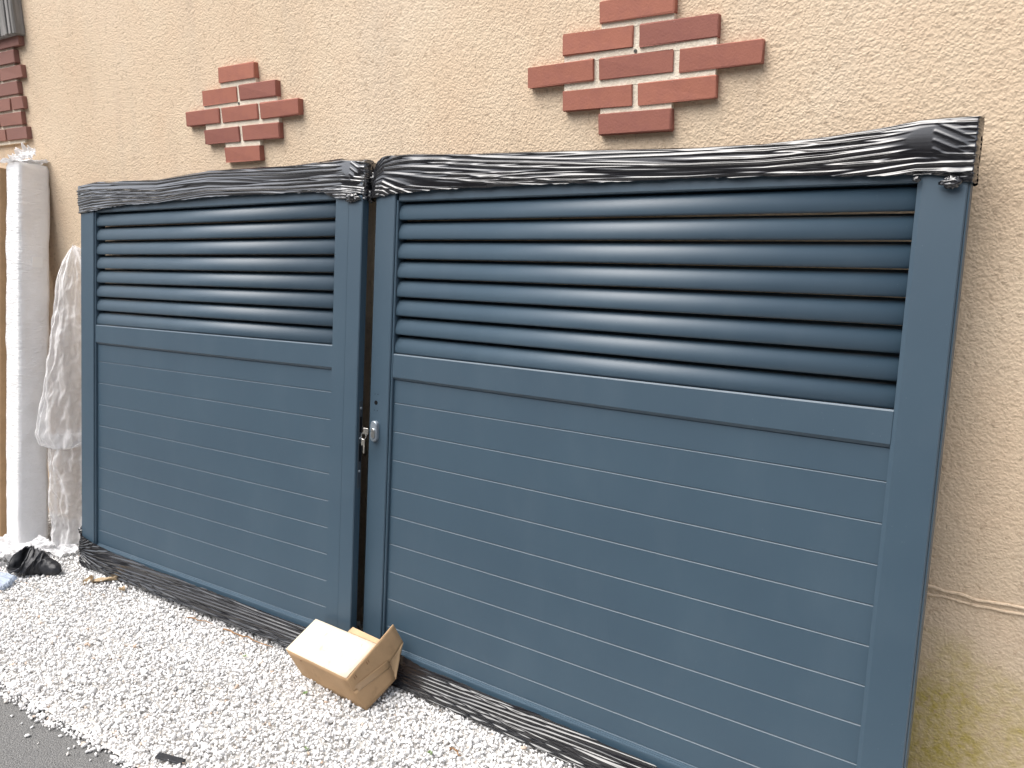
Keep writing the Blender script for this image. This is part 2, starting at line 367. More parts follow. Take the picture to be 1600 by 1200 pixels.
def gravel():
    import bmesh
    shapes = []
    for k in range(28):
        bm = bmesh.new(); P = RNG.normal(size=(13, 3)); P /= np.linalg.norm(P, axis=1)[:, None]
        P *= RNG.uniform(.82, 1.08, (13, 1)); P *= np.array([1.0, RNG.uniform(.65, .9), RNG.uniform(.45, .7)])
        for p in P: bm.verts.new(p)
        res = bmesh.ops.convex_hull(bm, input=bm.verts)
        bmesh.ops.delete(bm, geom=[e for e in res['geom_interior'] if isinstance(e, bmesh.types.BMVert)], context='VERTS')
        bmesh.ops.triangulate(bm, faces=bm.faces); bm.verts.index_update()
        shapes.append((np.array([v.co[:] for v in bm.verts]), np.array([[v.index for v in f.verts] for f in bm.faces]))); bm.free()
    pts = []
    s = .0118
    for layer, (dz, keep) in enumerate(((-.010, .62), (-.003, .95), (.004, .30))):
        gx = np.arange(-4.1, 1.5, s); gy = np.arange(-1.06, .035, s)
        X, Y = np.meshgrid(gx, gy, indexing='ij'); X = X.ravel() + RNG.uniform(-.6, .6, X.size) * s; Y = Y.ravel() + RNG.uniform(-.6, .6, Y.size) * s
        lim = -1.012 + .022 * vnoise(X * 7, Y * 0, 3) + .03 * vnoise(X * 23, Y * 0, 5) + RNG.normal(0, .006, X.size) + .012 * layer
        ok = (Y > lim) & (Y < .016) & (RNG.random(X.size) < keep)
        und = .010 * vnoise(X * 3, Y * 3, 9) + .006 * vnoise(X * 11, Y * 11, 2)
        fall = -.016 * np.clip((lim + .07 - Y) / .07, 0, 1)
        Z = gz(X) + dz + und + fall + RNG.normal(0, .0025, X.size)
        pts.append(np.stack([X, Y, np.maximum(Z, gz(X) - .022)], 1)[ok])
    n = 110                                                    # strays that rolled on to the asphalt
    X = RNG.uniform(-4.1, 1.5, n); Y = -1.01 - np.abs(RNG.normal(0, .045, n)); pts.append(np.stack([X, Y, gz(X) - .0235], 1))
    P = np.concatenate(pts); N = len(P)
    R = .0070 * np.exp(RNG.normal(0, .34, N)); R = np.clip(R, .0040, .0175)
    q = RNG.normal(size=(N, 4)); q[:, 1:3] *= .55; q /= np.linalg.norm(q, axis=1)[:, None]; w, x, y, z = q.T
    Rm = np.stack([1 - 2 * (y * y + z * z), 2 * (x * y - z * w), 2 * (x * z + y * w), 2 * (x * y + z * w), 1 - 2 * (x * x + z * z), 2 * (y * z - x * w),
                   2 * (x * z - y * w), 2 * (y * z + x * w), 1 - 2 * (x * x + y * y)], 1).reshape(-1, 3, 3)
    kind = RNG.integers(0, len(shapes), N); VV = []; FF = []; off = 0
    for k, (sv, sf) in enumerate(shapes):
        idx = np.where(kind == k)[0]
        V = np.einsum('nij,vj->nvi', Rm[idx], sv) * R[idx][:, None, None] + P[idx][:, None, :]
        F = sf[None] + (np.arange(len(idx)) * len(sv))[:, None, None] + off
        VV.append(V.reshape(-1, 3)); FF.append(F.reshape(-1, 3)); off += len(idx) * len(sv)
    me = mesh_np('gravel', np.concatenate(VV), np.concatenate(FF))
    o = link('gravel', me, M_GRAVEL); return tag(o, 'white limestone gravel strip along the foot of the wall', 'gravel', kind='stuff')
gravel()

# ------------------------------------------------------------------ wall, bricks, timber
wall = bpy.data.objects.new('house_wall', None); COL.objects.link(wall); wall.location = (0, 0, 0)
tag(wall, 'sandy beige roughcast house wall with red brick diamonds behind the gates', 'wall')
box('render_coat', -9, 6, WALL_Y, .30, -.15, 4.6, M_STUCCO, wall)

BL, BH, BJ, BJV = .22, .0577, .0166, .0171
def wobble_brick(name, L, parent, H=BH, depth=.03, mat=None):
    V, F = box_vf(0, L, 0, depth, -H, 0, .0022); V = np.array(V) + RNG.normal(0, .0011, (len(V), 3))
    return fix_normals(add(name, V, F, mat or M_BRICK, parent))

def diamond(x0, z0, L, parent):
    """1-2-3-2-1 courses of brick slips; x0 = left end of the top brick, z0 its top"""
    rows = ((0,), (-.5, .5), (-1, 0, 1), (-.5, .5), (0,))
    dm = None; MV = []; MF = []
    def mbox(*a):
        V, F = box_vf(*a); b = len(MV); MV.extend(V); MF.extend([tuple(i + b for i in f) for f in F])
    for r, cols in enumerate(rows):
        zt = z0 - r * (BH + BJV)
        if r < 4:                                               # bed joint between this course and the next
            nb = rows[r + 1]; c = cols if len(cols) < len(nb) else nb
            a = x0 + c[0] * (L + BJ); b = x0 + c[-1] * (L + BJ) + L
            mbox(a + .003, b - .003, .0055, WALL_Y + .004, zt - BH - BJV - .002, zt - BH + .002)
        for c in cols[:-1]:
            a = x0 + c * (L + BJ) + L; mbox(a - .002, a + BJ + .002, .0065, WALL_Y + .004, zt - BH - .001, zt + .001)
    dm = add('brick_diamond', MV, MF, M_MORTAR, parent)
    for r, cols in enumerate(rows):
        for c in cols:
            b = wobble_brick('brick', L, dm)
            b.location = (x0 + c * (L + BJ) + RNG.normal(0, .0015), RNG.normal(0, .0012), z0 - r * (BH + BJV) + RNG.normal(0, .001))
            b.rotation_euler = (0, RNG.normal(0, .004), RNG.normal(0, .004))
    a = np.linspace(0, 2 * math.pi, 9)[:-1]
    zc = z0 - 2 * (BH + BJV) + BJV * .5; xc = x0 + L / 2 - .002
    V = [(xc + .005 * math.cos(t), y, zc + .005 * math.sin(t)) for y in (.0035, .0095) for t in a]
    F = [tuple(range(8))[::-1]] + [(i, (i + 1) % 8, 8 + (i + 1) % 8, 8 + i) for i in range(8)]
    add('wall_plug', V, F, M_PLUG, dm)
    return dm
diamond(-1.6213, 2.257, .2127, wall)
diamond(.0461, 2.2615, .22, wall)

# toothed brick jamb at the far left, under the timber
jamb_V = []; jamb_F = []
V, F = box_vf(-3.75, -3.19, .0075, WALL_Y + .004, 2.06, 2.545); jm = add('brick_jamb', V, F, M_MORTAR, wall)
zt = 2.545
for i, (xr, jx) in enumerate(((-3.095, None), (-3.160, None), (-3.112, None), (-3.170, None), (-3.142, -3.262), (-3.174, None), (-3.138, -3.350))):
    ztop = 2.5665 - i * .0717
    segs = [(xr - .22, xr)] if jx is None else [(jx - .22 - .006, jx - .006), (jx + .006, xr)]
    if jx is None: segs.append((xr - .46, xr - .232))
    for a, b in segs:
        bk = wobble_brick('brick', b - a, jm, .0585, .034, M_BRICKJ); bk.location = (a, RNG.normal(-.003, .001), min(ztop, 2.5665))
tb = box('timber_lintel', -3.75, -3.072, -.028, WALL_Y + .002, 2.552, 3.4, M_WOOD, wall, .006)
for xg in (-3.10, -3.135, -3.21, -3.30):
    box('timber_strip', xg - .021, xg + .0, -.034 - .002 * (xg < -3.12), -.0285, 2.556, 3.39, M_WOOD, tb, .002)

# raised mortar beads of the repaired crack, lower right
for zs, dz, seed in ((.757, -.004, 1), (.733, .002, 2)):
    xs = np.linspace(.93, 2.2, 150)
    path = [(x, WALL_Y - .0005, zs + dz + .010 * vnoise(np.array(x * 9), np.array(0.), seed) + .006 * vnoise(np.array(x * 31), np.array(0.), seed + 4)) for x in xs]
    rad = [.0042 + .0022 * float(vnoise(np.array(x * 40), np.array(.5), seed)) for x in xs]
    V, F = tube_vf(path, rad, 7); add('render_bead', V, F, M_STUCCO, wall, True)

# ------------------------------------------------------------------ gates
def make_gate(o, R, uL, uR, W, left, label):
    """local frame: x across, y into the wall, z up the leaf; origin at the foot of the leaf's left end"""
    vB, vT = -.990, .776
    root = bpy.data.objects.new('gate_leaf', None); COL.objects.link(root)
    Rm = Matrix([list(map(float, r)) for r in R]); org = Vector(o) + Rm @ Vector((0, 0, vB))
    root.matrix_world = Matrix.Translation(org) @ Rm.to_4x4()
    tag(root, label, 'gate', 'two louvred gate leaves leaning on the wall')
    z = lambda v_: v_ - vB
    D0, D1 = -.008, .042
    def stile(a, b, prof=None):
        c = .003
        prof = prof or [(a + c, D0), (b - c, D0), (b, D0 + c), (b, D1 - c), (b - c, D1), (a + c, D1), (a, D1 - c), (a, D0 + c)]
        return prism_z('stile', prof, z(vB), z(vT), M_PAINT, root)
    iL, iR = (-.016, W - .002) if not left else (-.018, W - .016)
    if left:
        stile(uL, iL)
        g = 1.598
        st = stile(0, 0, [(iR + .002, D0 + .002), (iR + .004, D0), (g - .002, D0), (g, D0 + .0035), (g + .0035, D0 - .0045), (uR - .003, D0 - .0045), (uR, D0 - .0015), (uR, .0185), (uR - .002, .0205), (g + .004, .0205), (g + .004, D1), (iR + .002, D1)])
        # strike plate on the closing edge
        sp = box('strike_plate', uR + .0002, uR + .0024, -.0005, .0165, z(-.33), z(-.02), M_STRIKE, root, .0006)
        for a, b in ((-.13, -.075), (-.235, -.17)): box('slot', uR + .0022, uR + .0030, .0035, .0135, z(a), z(b), M_BLACK, sp)
        for a in (-.045, -.152, -.27): 
            V, F = tube_vf([(uR + .002, .0085, z(a)), (uR + .0042, .0085, z(a))], [.0052, .004], 10); fix_normals(add('screw', V, F, M_ZAMAK, sp))
        bead_r = False
    else:
        stile(uL, iL)
        stile(0, 0, [(iR, D0 + .006), (iR + .010, D0), (uR - .003, D0), (uR, D0 + .003), (uR, D1 - .003), (uR - .003, D1), (iR, D1)])
        prism_z('edge_strip', [(uR + .0009, D0 + .005), (uR + .0042, D0 + .007), (uR + .0042, D1), (uR + .0009, D1)], z(vB + .02), z(vT - .02), M_PAINT, root)
    # inner bead along the left stile
    prism_z('glazing_bead', [(iL + .0025, D0 + .005), (iL + .008, D0 + .003), (iL + .0105, D0 + .006), (iL + .0105, .0428), (iL + .0025, .0428)], z(-.872), z(.684), M_PAINT, root)
    xa, xb = iL + .0110, iR + (-.0002)
    # rails
    def rail(name, v0, v1, d0, d1=.040, cb=.004, ct=.004):
        return prism_x(name, [(d0, z(v0 + cb)), (d0 + cb * .8, z(v0)), (d1, z(v0)), (d1, z(v1)), (d0 + ct * .8, z(v1)), (d0, z(v1 - ct))], xa, xb, M_PAINT, root)
    rail('top_rail', .681, vT, -.002)
    rail('middle_rail', .0805, .1695, -.0035, .040, .009, .004)
    rb = prism_x('bottom_rail', [(-.0045, z(vB)), (.040, z(vB)), (.040, z(-.868)), (.008, z(-.868)), (.0045, z(-.870)), (.0035, z(-.8735)), (.0005, z(-.8742)), (-.0005, z(-.8775)), (-.0035, z(-.8782)), (-.0045, z(-.8815))], xa, xb, M_PAINT, root)
    # tongue-and-groove planks
    p = .10014; edges = [.0803] + [-i * p for i in range(9)] + [-.8682]
    for a, b in zip(edges[1:], edges[:-1]):
        top, bot = z(b) - .0004, z(a) + .0004
        prism_x('plank', [(.0062, bot + .0008), (.0070, bot), (.030, bot), (.030, top), (.0086, top), (.0062, top - .0027)], xa, xb, M_PAINT, root)
    # louvre slats: convex blades, the upper edge set back
    q, lo = .06409, .1717
    A0, A1, RB = math.radians(-15), math.radians(47), .0540
    for k in range(8):
        v0 = z(lo + k * q); ts = np.linspace(0, 1, 13); an = [A0 + (A1 - A0) * t for t in ts]
        front = [(.0005 + RB * (1 - math.cos(a)), v0 + .0002 + RB * (math.sin(a) - math.sin(A0))) for a in an]
        front += [(.0190, v0 + .0545), (.0220, v0 + .0550), (.0335, v0 + .0552), (.0355, v0 + .0556), (.0370, v0 + .0585), (.0385, v0 + (.0637 if left else .0624))]
        prof = [(.0085, v0 - .0006), (.0055, v0 - .0004)] + front + [(.0405, v0 + (.0637 if left else .0624)), (.036, v0 + .050), (.026, v0 + .030), (.018, v0 + .008), (.012, v0 + .0002)]
        prism_x('louvre_slat', prof, xa, xb, M_PAINT, root, smooth=set(range(1, 17)))
    return root, z

W0, W1 = 1.5455, 1.5633
R0 = [[.9998, -.0002, -.0212], [.003, .9912, .1326], [.0209, -.1327, .9909]]
R1 = [[.9995, .0312, -.0068], [-.0302, .9925, .1187], [.0104, -.1184, .9929]]
gate0, zf = make_gate((-2.4639, -.1546, 1.0359), R0, -.126, 1.665, W0, True, 'left, farther blue-grey aluminium gate leaf with louvred top and no lock')
gate1, zf = make_gate((-.6642, -.1239, 1.0568), R1, -.107, 1.661, W1, False, 'right, nearer blue-grey aluminium gate leaf with a keyed lock in its left stile')

# lock on the right leaf: stadium plate, euro cylinder, spindle hole, screw holes
def stadium(name, xc, zc, w, h, y0, y1, mat, parent, c=.0015, n=10):
    pts_ = []
    for s, zz in ((1, zc + h / 2 - w / 2), (-1, zc - h / 2 + w / 2)):
        for k in range(n + 1):
            t = math.pi * k / n; pts_.append((s * math.cos(t) * 1.0, s * math.sin(t), zz))
    V = []; rings = ((w / 2, y1), (w / 2, y0 + c), (w / 2 - c, y0))
    for R, y in rings: V += [(xc + a * R, y, zz + b * R) for a, b, zz in pts_]
    m = len(pts_); F = [tuple(range(m)), tuple(range(2 * m, 3 * m))]
    for j in range(2): F += [(j * m + i, j * m + (i + 1) % m, (j + 1) * m + (i + 1) % m, (j + 1) * m + i) for i in range(m)]
    return fix_normals(add(name, V, F, mat, parent))
lx, lz = -.073, zf(-.108)
lp = stadium('lock_plate', lx, lz, .031, .074, -.0215, -.0082, M_ZAMAK, gate1, .003)
stadium('lock_cylinder', lx + .001, lz - .006, .0165, .034, -.0255, -.0217, M_STEEL, lp, .001)
def disc(name, x, zz, r, y, mat, parent, th=.0006): 
    a = [(x + r * math.cos(t), zz + r * math.sin(t)) for t in np.linspace(0, 2 * math.pi, 17)[:-1]]
    V = [(p[0], y - th, p[1]) for p in a] + [(p[0], y, p[1]) for p in a]
    F = [tuple(range(16))] + [(i, (i + 1) % 16, 16 + (i + 1) % 16, 16 + i) for i in range(16)]
    return fix_normals(add(name, V, F, mat, parent))
disc('spindle_hole', -.0755, zf(-.008), .0078, -.0081, M_BLACK, gate1)
for dx, dz in ((-.006, .030), (.008, .030), (-.007, -.027), (.007, -.027)): disc('screw_hole', -.0755 + dx, zf(-.008) + dz, .0016, -.0081, M_BLACK, gate1)
# key in the lock with a second one hanging from its ring
keys = bpy.data.objects.new('door_keys', None); COL.objects.link(keys)
keys.matrix_world = gate1.matrix_world @ Matrix.Translation((lx + .006, -.026, lz + .004))
tag(keys, 'small bunch of silver keys hanging from the gate lock', 'keys')
box('key_bow', -.020, .0035, -.030, -.0275, -.011, .011, M_NICKEL, keys, .0011)
box('key_blade', -.0025, .0035, -.0275, -.0005, -.0011, .0011, M_NICKEL, keys)
V, F = tube_vf([(-.017 + .0115 * math.sin(t), -.0285 + .002 * math.cos(t), -.018 + .0125 * math.cos(t)) for t in np.linspace(0, 2 * math.pi, 21)], .0013, 6); add('key_ring', V, F, M_NICKEL, keys, True)
kb = box('hanging_key_bow', -.0265, -.010, -.031, -.0285, -.052, -.028, M_NICKEL, keys, .0011)
box('hanging_key_blade', -.017, -.0105, -.0305, -.0289, -.078, -.052, M_NICKEL, keys, .0006)

# ------------------------------------------------------------------ black stretch film on the gates
def film(name, gate, label, u0, u1, top, bot, flip, seed, nu=640, folds=64, slope=.05, fan=None, patch=None, dens=0.0, gain=1.0, mat=None):
    """sleeve of film round a rail. top / bot: (u, v) outline points on the front. flip: sleeve hangs under the bottom rail."""
    rng = np.random.default_rng(seed)
    tu, tv = zip(*top); bu, bv = zip(*bot)
    u = np.linspace(u0, u1, nu); vt = np.interp(u, tu, tv); vb = np.interp(u, bu, bv)
    nf, nt, nb = 104, 14, 18
    df, db = -.0135, .050
    a = np.linspace(0, 1, nf)[None, :]
    edge = (.004 * vnoise(u * 14, u * 0, seed) + .003 * vnoise(u * 60, u * 0, seed + 1))[:, None]
    edge = edge * (1 - a) ** 3
    if not flip: vf = (vb[:, None] + edge) + (vt[:, None] - vb[:, None]) * a
    else: vf = (vt[:, None] + edge) + (vb[:, None] - vt[:, None]) * a
    dfm = df - .004 * np.sin(a * math.pi) + 0 * vf
    far = vf[:, -1:]; ti = np.linspace(0, 1, nt + 1)[None, 1:]
    bow = .005 * np.sin(ti * math.pi) * (-1 if flip else 1)
    vt_ = far + bow; dt_ = df + (db - df) * ti + 0 * far
    bi = np.linspace(0, 1, nb + 1)[None, 1:]
    vbk = far + (vf[:, :1] - far) * bi; dbk = db + 0 * vbk
    Vv = np.concatenate([vf, vt_, vbk], 1); Dd = np.concatenate([dfm, dt_, dbk], 1); ns = Vv.shape[1]
    # folds: long tight pleats running almost along the rail
    S = np.cumsum(np.concatenate([np.zeros((nu, 1)), np.hypot(np.diff(Vv, axis=1), np.diff(Dd, axis=1))], 1), 1)
    S = S - S[:, nf - 1:nf] + S[:, nf - 1].mean()
    U = u[:, None] + 0 * S; h = np.zeros_like(S)
    ridge = lambda p, k: ((1 + np.cos(2 * math.pi * p)) / 2) ** k
    um = (u0 + u1) / 2; S0 = S; S = S + .010 * vnoise(S * 45 + .8 * U, S * 0 + .4 * U, seed + 70) + .004 * vnoise(S * 140, U * .7, seed + 71)
    for pitch, tilt, amp, pw, base, k in ((.0135, slope, .0042, 2.4, .25, 0), (.0092, -slope * .8, .0024, 2.2, -.05, 1), (.0190, slope * 1.8, .0040, 3.0, -.02, 2)):
        ph = (S + tilt * (U - um) * (1 + .5 * np.sin(U * 2.1 + seed + k))) / pitch + .9 * np.sin(U * (1.3 + .5 * k) + seed + S * 20) * .5
        mask = np.clip(base + dens + .38 + 2.4 * vnoise(U * 1.9 + S * 5, S * 60, seed + 40 + k) + .9 * vnoise(U * 4.3 - S * 9, S * 90, seed + 50 + k), 0, 1.1)
        h += gain * amp * mask * ridge(ph, pw)
    S = S0
    if fan is not None:                                         # pleats drawn together at one corner
        rr = np.hypot(U - fan[0], (S - fan[1]) * 1.0) + 1e-4; ang = np.arctan2(S - fan[1], U - fan[0] + .02)
        wf = np.exp(-((rr - .16) / .20) ** 2); h = h * (1 - .8 * wf) + wf * .0030 * ridge(ang * 9 + .8 * vnoise(U * 6, S * 20, seed + 60), 2.2) * (.5 + 1.0 * np.clip(.5 + vnoise(ang * 9, rr * 4, seed + 61) * 1.6, 0, 1))
    # crumple at the corners, soft sag between
    cr = np.exp(-((U - u0) / .035) ** 2) + np.exp(-((U - u1) / .05) ** 2)
    h += cr * (.008 * vnoise(U * 26, S * 38, seed + 3) + .0025 * vnoise(U * 70, S * 90, seed + 4))
    h += .005 * vnoise(U * 1.2, S * 20, seed + 5)
    if patch:                                                   # smooth taut patch of film near a corner
        pu, pw, pa = patch; ff = np.concatenate([np.linspace(0, 1, nf), np.ones(ns - nf)])[None, :]
        mk = np.clip(1.25 - ((U - pu) / pw) ** 2 - ((ff - pa) / .42) ** 2, 0, 1); h = h * (1 - mk) + mk * (.003 + .0009 * ridge((U * 26 + S * 52), 2.5) * (U > pu))
    # push along the outward direction of the sleeve
    dn = np.concatenate([-np.ones((1, nf)), -np.cos(ti * math.pi), np.ones((1, nb))], 1); vn = np.concatenate([np.zeros((1, nf)), np.sin(ti * math.pi) * (-1 if flip else 1), np.zeros((1, nb))], 1)
    hb = np.where(dn > .5, h * .3, h)
    front_lim = -.0095 if True else 0
    D2 = np.where(dn < -.99, np.minimum(Dd + dn * hb, front_lim - .0006), Dd + dn * hb); V2 = Vv + vn * np.maximum(hb, 0)
    # close the ends
    def cap(i, du, k):
        dc = (df + db) / 2; out = []
        for f, d_ in ((.86, .35), (.55, .8), (.2, 1.0), (0.02, 1.0)):
            jit = .006 * vnoise(np.arange(ns) * .35, np.full(ns, f * 7.), seed + i) * (f < .9)
            out.append((np.full(ns, u[i] + du * d_) + jit, dc + (D2[i] - dc) * f + jit * .3, V2[i] * 1.0))
        return out
    cols = [c for c in reversed(cap(0, -.006, 0))] + [(U[i], D2[i], V2[i]) for i in range(nu)] + cap(nu - 1, .006, 1)
    P = np.stack([np.stack(c, 1) for c in cols]); n2 = len(cols)
    P[..., 2] += .990
    F = grid_faces(n2, ns)
    o = link(name, mesh_np(name, P.reshape(-1, 3), F, True), mat or M_FILM)
    o.matrix_world = gate.matrix_world.copy()
    return tag(o, label, 'plastic wrap', 'black stretch film wrapped round the gate ends')

def tuft(parent, c, r, seed, name='film_tuft', flat=(1, .6, .8)):
    """crumpled knot of loose film"""
    nu_, nv_ = 26, 18; rng = np.random.default_rng(seed)
    th, ph = np.meshgrid(np.linspace(0, 2 * math.pi, nu_, endpoint=False), np.linspace(.05, math.pi - .05, nv_), indexing='ij')
    R = r * (1 + .9 * vnoise(th * 2.2 + 9 * seed, ph * 3.1, seed) + .7 * vnoise(th * 5, ph * 6, seed + 1))
    P = np.stack([R * np.sin(ph) * np.cos(th) * flat[0], R * np.sin(ph) * np.sin(th) * flat[1], R * np.cos(ph) * flat[2]], -1) + np.array(c)
    F = grid_faces(nu_, nv_); i = nu_ - 1; j = np.arange(nv_ - 1)
    F = np.concatenate([F, np.stack([i * nv_ + j, j, j + 1, i * nv_ + j + 1], 1)])
    return link(name, mesh_np(name, P.reshape(-1, 3), F, True), M_FILM, parent)

w0t = film('plastic_wrap', gate0, 'shiny black stretch film over the top edge of the left gate leaf', -.133, 1.672,
     [(-.133, .803), (-.01, .811), (.2, .806), (.481, .799), (.65, .810), (.824, .818), (1.274, .807), (1.567, .811), (1.672, .802)],
     [(-.133, .680), (.043, .692), (.25, .703), (.482, .708), (.907, .715), (1.276, .712), (1.477, .706), (1.541, .684), (1.672, .675)], False, 21, slope=.018, patch=(1.605, .06, .78), mat=M_FILM2)
w1t = film('plastic_wrap', gate1, 'shiny black stretch film over the top of the right gate leaf, tented at one corner', -.117, 1.668,
     [(-.117, .785), (-.100, .815), (-.068, .831), (.062, .827), (.35, .812), (.672, .801), (1.020, .786), (1.219, .785), (1.369, .792), (1.479, .803), (1.556, .813), (1.668, .813)],
     [(-.117, .694), (-.018, .706), (.204, .711), (.569, .712), (.879, .712), (1.145, .709), (1.377, .701), (1.567, .695), (1.606, .692), (1.668, .677)], False, 33, slope=.03, fan=(-.16, .05), dens=-.14, gain=.80, patch=(1.585, .105, .66))
w0b = film('plastic_wrap', gate0, 'black stretch film round the foot of the left gate leaf, on the gravel', -.128, 1.668,
     [(-.128, -.846), (-.014, -.866), (.148, -.876), (.498, -.884), (.857, -.887), (1.215, -.893), (1.431, -.896), (1.668, -.880)],
     [(-.128, -.996), (-.06, -.998), (.2, -.992), (1.668, -.998)], True, 45, slope=.03, fan=(-.16, .04), dens=-.02, gain=1.0, mat=M_FILM3)
w1b = film('plastic_wrap', gate1, 'black stretch film round the foot of the right gate leaf, by the cardboard box', -.112, 1.668,
     [(-.112, -.862), (.040, -.866), (.177, -.887), (.452, -.890), (.674, -.888), (.897, -.896), (1.3, -.905), (1.668, -.880)],
     [(-.112, -.998), (1.668, -.998)], True, 57, slope=.035, fan=(-.17, .05), dens=-.06, gain=.9, mat=M_FILM3)
tuft(w1t, (1.628, -.020, .990 + .676), .012, 3, flat=(1.6, .4, .9)); tuft(w1t, (1.560, -.017, .990 + .686), .007, 4)
tuft(w1t, (-.118, .01, .990 + .760), .022, 9, flat=(.6, 1.2, 1.3))
tuft(w0t, (1.62, -.018, .990 + .682), .014, 5, flat=(2.2, .5, .9)); tuft(w0t, (1.676, .015, .990 + .69), .012, 6, flat=(.7, 1, 1.6))
wt_ = tuft(w1b, (-.130, .02, .990 - .895), .011, 17, 'white_scrap', (.6, .6, 1.5)); wt_.data.materials.clear(); wt_.data.materials.append(M_LABEL)
tuft(w0b, (-.128, .0, .990 - .835), .018, 7, flat=(.7, .8, 1.7)); tuft(w1b, (-.075, -.02, .990 - .868), .016, 8, flat=(1.6, .7, .8))

# ------------------------------------------------------------------ parcels leaning at the left
def leaning(name, corner, w, d, h, lean, label, cat):
    """tall box; corner = its front right foot; lean in metres towards the wall at the top"""
    root = bpy.data.objects.new(name, None); COL.objects.link(root)
    root.location = corner; root.rotation_euler = (-math.asin(lean / h), 0, 0); return tag(root, label, cat)
par = leaning('wrapped_parcel', (-3.015, -.378, gz(-3) - .012), 0, 0, 1.965, .262, 'tall white film-wrapped parcel standing upright against the wall, left of the gates', 'parcel')
def soft_box(name, x0, x1, y0, y1, z0, z1, mat, parent, amp, seed, n=(8, 8, 90), rnd=.010):
    """box with rounded, slightly lumpy faces"""
    per = []
    for k in range(4 * n[0]):
        t = k / n[0]; side = int(t); f = t - side
        P = [(x0, y0), (x1, y0), (x1, y1), (x0, y1)]; a, b = P[side], P[(side + 1) % 4]; per.append((a[0] + (b[0] - a[0]) * f, a[1] + (b[1] - a[1]) * f))
    per = np.array(per); cx, cy = (x0 + x1) / 2, (y0 + y1) / 2; hx, hy = (x1 - x0) / 2 - rnd, (y1 - y0) / 2 - rnd
    inner = np.stack([np.clip(per[:, 0] - cx, -hx, hx), np.clip(per[:, 1] - cy, -hy, hy)], 1); dlt = per - np.array([cx, cy]) - inner
    ln = np.linalg.norm(dlt, axis=1)[:, None] + 1e-9; per2 = np.array([cx, cy]) + inner + dlt / ln * np.minimum(ln, rnd)
    zs = np.linspace(z0, z1, n[2]); m = len(per); V = []
    for i, zz in enumerate(zs):
        sh = 1.0 - (.10 if i in (0, n[2] - 1) else 0)
        nz_ = vnoise(np.arange(m) * .55, np.full(m, zz * 9), seed) + .5 * vnoise(np.arange(m) * 1.3, np.full(m, zz * 31), seed + 1)
        off = (per2 - np.array([cx, cy])) * sh * (1 + amp * nz_[:, None]); V.append(np.concatenate([np.array([cx, cy]) + off, np.full((m, 1), zz)], 1))
    V = np.concatenate(V); F = [tuple(map(int, f)) for f in grid_faces(n[2], m, True)] + [tuple(range(m))[::-1], tuple(range((n[2] - 1) * m, n[2] * m))]
    return fix_normals(add(name, V, F, mat, parent, True))
soft_box('foam_sleeve', -.135, 0, 0, .148, 0, 1.955, M_PARCEL, par, .065, 4)
box('address_label', .0012, .0042, .060, .110, 1.455, 1.505, M_LABEL, par)
def crumple(name, pts, mat, amp, seed, parent=None, n=46, thick=.004):
    """crumpled sheet over a 4-sided patch (corner points p00 p10 p11 p01), with real thickness"""
    A = np.array(pts, float); s, t = np.meshgrid(np.linspace(0, 1, n), np.linspace(0, 1, n), indexing='ij')
    s2 = s + .06 * vnoise(t * 6, s * 2, seed); t2 = t + .06 * vnoise(s * 6, t * 2, seed + 1)
    P = ((1 - s2) * (1 - t2))[..., None] * A[0] + (s2 * (1 - t2))[..., None] * A[1] + (s2 * t2)[..., None] * A[2] + ((1 - s2) * t2)[..., None] * A[3]
    nr = np.cross(A[1] - A[0], A[3] - A[0]); nr /= np.linalg.norm(nr)
    rid = lambda a, b, k: 1 - 2 * np.abs(2 * vnoise(a, b, k))
    h = amp * (1.3 * facets(s, t, 16, seed + 2) + .8 * facets(s, t, 60, seed + 3) + .25 * rid(s * 15, t * 17, seed + 4) - .6)
    P = P + h[..., None] * nr
    o = link(name, mesh_np(name, P.reshape(-1, 3), grid_faces(n, n), True), mat, parent)
    sm = o.modifiers.new('thickness', 'SOLIDIFY'); sm.thickness = thick * .1; return o
def cap_film(parent):
    lcl = lambda x, y, z: (x, y, z)
    crumple('film_top', [(-.20, -.03, 1.955), (.02, -.025, 1.955), (.012, .150, 1.965), (-.20, .16, 1.97)], M_WHITEFILM, .015, 61, parent)
    crumple('film_peak', [(-.14, .02, 1.96), (-.02, .03, 1.96), (-.01, .10, 2.01), (-.13, .10, 2.035)], M_WHITEFILM, .022, 65, parent, 34)
cap_film(par)

car = leaning('cardboard_carton', (-3.205, -.385, gz(-3.2) - .012), 0, 0, 1.95, .26, 'tall brown cardboard carton at the left edge, beside the white parcel', 'carton')
cb = box('carton_body', -.26, 0.012, 0, .135, 0, 1.935, M_CARD, car, .003)
for zz, hh, x in ((1.07, .012, -.004), (1.10, .006, -.006), (1.12, .018, -.003), (1.03, .004, -.005), (.99, .020, -.004)): box('print_mark', x - .012, x + .006, -.0012, -.0002, zz, zz + hh, M_PRINT, cb)
crumple('torn_film', [(-.10, -.012, 1.60), (-.005, -.010, 1.62), (.006, -.010, 1.93), (-.10, -.012, 1.95)], M_CLEAR, .010, 70, car, 30)

